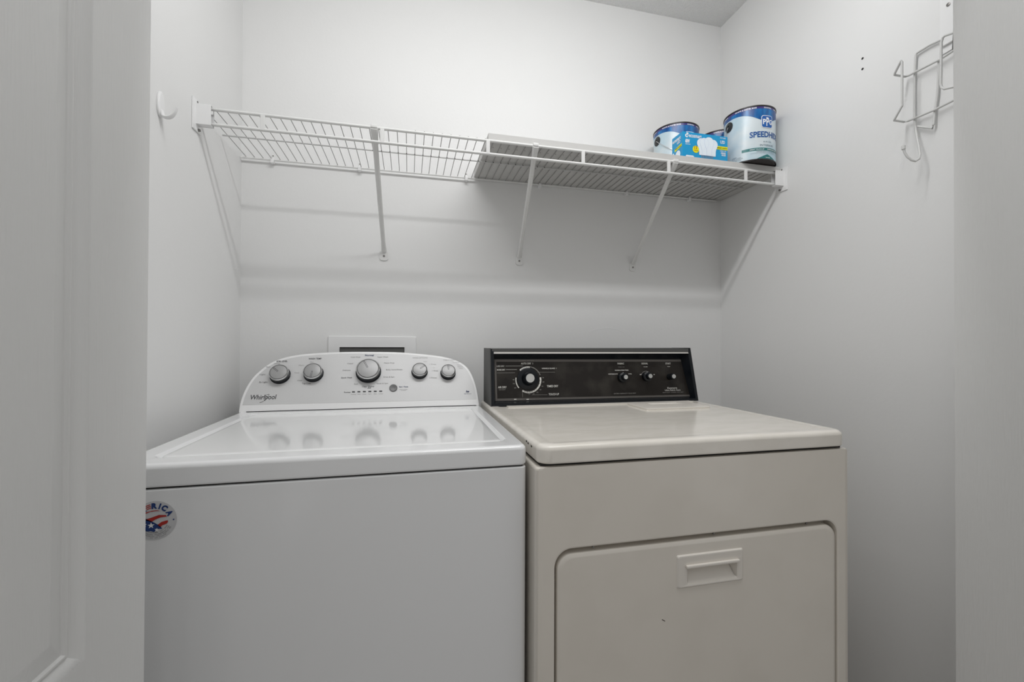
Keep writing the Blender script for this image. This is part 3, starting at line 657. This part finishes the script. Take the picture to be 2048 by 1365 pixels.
    for i in range(33):
        a_ = pi*i/32; w_ = n0*math.cos(a_)*(CR+.004); q = math.sin(a_)
        path.append(c0+w_+dvec*(q*(CR+.028)))
    if wire_front:
        path = [Vector((p.x, p.y, max(p.z, Z+.003))) for p in path]
    MB().tube(path, .0011, 6).obj('bail_handle', 'canmetal', r)
    return r
phiB = solve_phi(*B_C, 1314)-d_ear
can((A_C[0], A_C[1], BZ1), PHL, 'paint can with its label facing out, front right end of the shelf board', wire_front=False)
can((B_C[0], B_C[1], BZ1), phiB, 'paint can left of and behind the cyan light bulb carton')
can((C_C[0], C_C[1], BZ1), phiB+.3, 'mostly hidden paint can at the back, between the other two paint cans', wire_front=False)

# ------------------------------------------------------------------ light bulb carton
bx0, bx1, by0 = .8905, 1.0665, 1.2845
bzt = onY(1412, 268.6, by0).z; by1 = by0+.062
bl = onZ(1346.5, 279.2, bzt); 
bbx = thing('light_bulb_carton', ((bx0+bx1)/2, by0+.03, BZ1), 'cyan carton of LED light bulbs at the front edge of the shelf board', 'carton')
by1 = by0+.060
MB().box((bx0, by0, BZ1), (bx1, by1, bzt), .0006).obj('carton_body', 'bboxm', bbx)
hB = bzt-BZ1
FB = lambda off: (lambda s, t: Vector((bx0+s, by0-off, BZ1+t)))
SB = lambda off: (lambda s, t: Vector((bx0-off, by1-s, BZ1+t)))
Lb = bx1-bx0; Db = by1-by0
mb = MB(); f = FB(.0006)
mb.text('ecosmart', f, .024, .073, hB*.795, hB*.155, .02); mb.text('LED', f, Lb-.029, Lb-.011, hB*.70, hB*.115, .02); mb.text('60W', f, .010, .027, hB*.56, hB*.14, .05); mb.text('replacement', f, .010, .030, hB*.49, hB*.04, .02)
mb.text('A19 LED', f, Lb-.031, Lb-.008, hB*.90, hB*.045, .02); mb.text('4 PACK  A19', f, Lb-.031, Lb-.006, hB*.36, hB*.05, .02); mb.text('DIMMABLE', f, Lb-.027, Lb-.008, hB*.27, hB*.06, .04); mb.text('BULBS', f, Lb-.024, Lb-.008, hB*.19, hB*.06, .04)
def disc(mb, fn, cx, cy, r, a0=0, a1=360, n=24): mb.poly([fn(cx+r*math.cos(math.radians(a0+(a1-a0)*i/n)), cy+r*math.sin(math.radians(a0+(a1-a0)*i/n))) for i in range(n+(0 if a1-a0 == 360 else 1))])
disc(mb, f, .0155, hB*.845, .0062); 
mb.poly([f(.014, hB*.97), f(.021, hB*.97), f(.023, hB*.90), f(.016, hB*.90)])
f_s = SB(.0006)
mb.text('ecosmart', f_s, .004, Db-.010, hB*.76, hB*.14, .03); mb.text('LED', f_s, .030, .048, hB*.62, hB*.11, .02)
mb.poly([f(.012, 0.0005), f(.045, .0005), f(.040, hB*.06), f(.014, hB*.06)])
mb.obj('carton_lettering', 'labtext', bbx, norm=False)
mb = MB(); disc(mb, FB(.0009), .0165, hB*.845, .0028); mb.obj('mark_cutout', 'bboxm', bbx, norm=False)
mb = MB(); mb.poly([f(Lb*.725, hB*.44), f(Lb-.0005, hB*.44), f(Lb-.0005, hB*.575), f(Lb*.70, hB*.575)]); mb.obj('yellow_band', 'yel', bbx, norm=False)
mb = MB(); disc(mb, f, Lb*.287, hB*.33, .0122); mb.obj('yellow_badge', 'yel', bbx, norm=False)
mb = MB(); mb.poly([f_s(.016, hB*.36), f_s(.056, hB*.43), f_s(.056, hB*.54), f_s(.016, hB*.47)]); mb.obj('yellow_band', 'yel', bbx, norm=False)
mb = MB(); mb.text('BRIGHT WHITE', FB(.0010), Lb*.76, Lb-.004, hB*.475, hB*.06, .02); mb.text('BRIGHT WHITE', SB(.0010), .020, .052, hB*.43, hB*.05, .02); mb.obj('yellow_panel_lettering', 'olive', bbx, norm=False)
mb = MB(); mb.text('13', FB(.0010), Lb*.257, Lb*.314, hB*.34, hB*.12, .02); mb.text('YEAR LIFE', FB(.0010), Lb*.245, Lb*.33, hB*.26, hB*.04, .02); mb.obj('round_badge_lettering', 'red', bbx, norm=False)
def bulb(cx, top, w, off):
    R_ = w/2; zc = top-R_
    half = [(R_*math.sin(a), zc+R_*math.cos(a)) for a in [math.radians(q) for q in range(0, 121, 10)]]+[(R_*.72, zc-R_*.85), (R_*.60, zc-R_*1.15), (R_*.55, zc-R_*1.5), (R_*.52, hB*.12)]
    return FB(off), [(cx+a, b) for a, b in half]+[(cx-a, b) for a, b in half[::-1]][:-1]
for fx, tp, w, off in ((.41, .80, .034, .0008), (.675, .805, .034, .0009), (.475, .835, .035, .0010), (.58, .885, .038, .0012)):
    g, pts = bulb(Lb*fx, hB*tp, w, off)
    mb = MB(); mb.poly([g(*p) for p in pts]); mb.obj('printed_bulb', 'bulbp', bbx, norm=False)
    mb = MB(); g2 = FB(off+.0001); mb.tube([g2(*p) for p in pts], .0002, 4, closed=True); mb.obj('printed_bulb_outline', 'bulbl', bbx, norm=False)
mb = MB(); g = FB(.0014)
for i in range(8): x = .072+i*.0060; mb.poly([g(x, hB*.01), g(x+.0024, hB*.01), g(x+.0024, hB*.125), g(x, hB*.125)])
mb.obj('printed_bulb_bases', 'bulbb', bbx, norm=False)
mb = MB(); g = SB(.0008); pts = [(.035+.014*math.cos(a), hB*.16+.015*math.sin(a)) for a in [pi*i/14 for i in range(15)]]+[(.024, 0.0005), (.046, .0005)][::1]
mb.poly([g(*p) for p in pts]); disc(mb, g, .009, hB*.30, .004); mb.obj('printed_bulb', 'bulbp', bbx, norm=False)

# ------------------------------------------------------------------ stick-on hook, left wall
hk = thing('wall_hook', (XL, 1.107, CH+.50), 'small white stick-on hook on the left wall, left of the wire shelf', 'hook')
mb = MB(); cy, cz = 1.1085, CH+.5275
def ov(i, d): return [(XL+.0004+d, cy+(.0125-i)*math.cos(a)*(1-.10*math.sin(a)), cz+(.0285-i)*math.sin(a)) for a in [2*pi*k/28 for k in range(28)]]
mb.rings([ov(0, 0), ov(0, .003), ov(.0015, .0045), ov(.004, .0055)], True, True); mb.obj('base_plate', 'wplastic', hk)
mb = MB(); path = [(XL+.005, cy, cz-.014), (XL+.008, cy, cz-.0255), (XL+.016, cy, cz-.0275), (XL+.024, cy, cz-.0235), (XL+.030, cy, cz-.014), (XL+.033, cy, cz-.004)]
P6 = catmull([tuple(p) for p in path], 4); rs = []
for i, p in enumerate(P6):
    a = Vector(P6[max(i-1, 0)]); b = Vector(P6[min(i+1, len(P6)-1)]); tt = (b-a).normalized(); n_ = tt.cross(Vector((0, 1, 0))); k = 1-.35*i/len(P6)
    rs.append([Vector(p)+Vector((0, 1, 0))*(.0075*k*math.cos(q))+n_*(.0036*k*math.sin(q)) for q in [2*pi*j/12 for j in range(12)]])
mb.rings(rs, True, True); mb.obj('hook_arm', 'wplastic', hk)

# ------------------------------------------------------------------ ironing board hanger, right wall
rk = thing('ironing_board_hanger', (XR, .80, CH+.48), 'white wire ironing board hanger with hook on the right wall, by the folded door', 'hanger rack')
X1 = XR-.006; X2 = XR-.050
def wp(*q): return [onX(x, y, X) for x, y, X in q]
rw = .0027
def rt(pts, name='rack_wire'): MB().tube(pts, rw, 12).obj(name, 'wirerack', rk)
rt(wp((1884, 79, X1), (1860, 90, X1), (1834, 106, X1), (1831.5, 111, X1), (1829.5, 145, X1), (1829, 200, X1), (1829, 238, X1), (1832, 262, X1-.008), (1838, 295, X1-.018), (1840, 310, X1-.025), (1838, 318, X1-.032), (1831, 322.5, X1-.040), (1823, 320.5, X1-.046), (1815, 314, X1-.052), (1809, 305, X1-.056), (1807, 297, X1-.058)), 'coat_hook')
MB().tube(wp((1807, 299, X1-.058), (1806.5, 292, X1-.058)), .0042, 12).obj('hook_tip', 'wirerack', rk)
A1 = XR-.012
y1h = lambda x: 98+(1909-x)*.66
rt(wp((1930, 88, A1), (1909, 100, A1), (1880, 119, A1), (1830, 144.5, A1), (1818, 151, A1), (1810, 153.5, A1), (1789, 150, A1-.045), (1789.5, 147, A1-.047), (1802.5, 121, A1-.056), (1804, 124, A1-.056), (1804, 170, A1-.056), (1804, 212, A1-.056), (1789, 239, A1-.050), (1788.5, 241, A1-.047), (1808, 244, A1), (1816, 242, A1), (1830, 236.5, A1), (1870, 219.5, A1), (1909, 200, A1), (1930, 190, A1)))
rt(wp((1878, 120, X1), (1877, 150, X1), (1875, 190, X1), (1870, 222, X1), (1867, 250, X1-.004), (1865, 256.5, X1-.004), (1835, 253, X1-.003)))
A2 = XR-.065
rt(wp((1925, 61, A2), (1909, 65, A2), (1890, 71.5, A2), (1885, 76, A2), (1882.5, 85, A2), (1882, 130, A2), (1881.5, 168, A2), (1883, 175, A2), (1889, 178, A2), (1909, 173.5, A2), (1925, 170, A2)))
MB().tube(wp((1884, 94, X1), (1925, 70, X1)), .002, 6).obj('rack_wire', 'wirerack', rk)
# white backing tab with screw
q = [onX(1880, -60, XR-.003), onX(1880, 30, XR-.003), onX(1879.5, 112, XR-.003), onX(1904, 98, XR-.003), onX(1906, 60, XR-.003), onX(1908.5, 20, XR-.003), onX(1910, -60, XR-.003)]
mb = MB(); mb.prism(q, (.0028, 0, 0)); bp = mb.obj('backing_plate', 'wplastic', rk)
p = onX(1896.8, 9, XR-.0032); MB().lathe([(.0042, 0), (.0042, .0012), (.001, .002)], p, (-1, 0, 0), 14, False, True).obj('screw', 'screw', bp)
q = [onX(x, y, XR-.012) for x, y in ((1907, 58), (1906, 66), (1903.5, 102), (1915, 102), (1915, 58))]
mb = MB(); mb.prism(q, (.009, 0, 0)); mb.obj('rubber_pad', 'boxin', rk)

for o in list(SC.objects):
    if o.type == 'MESH' and o.data.users == 1: o.data.name = o.name
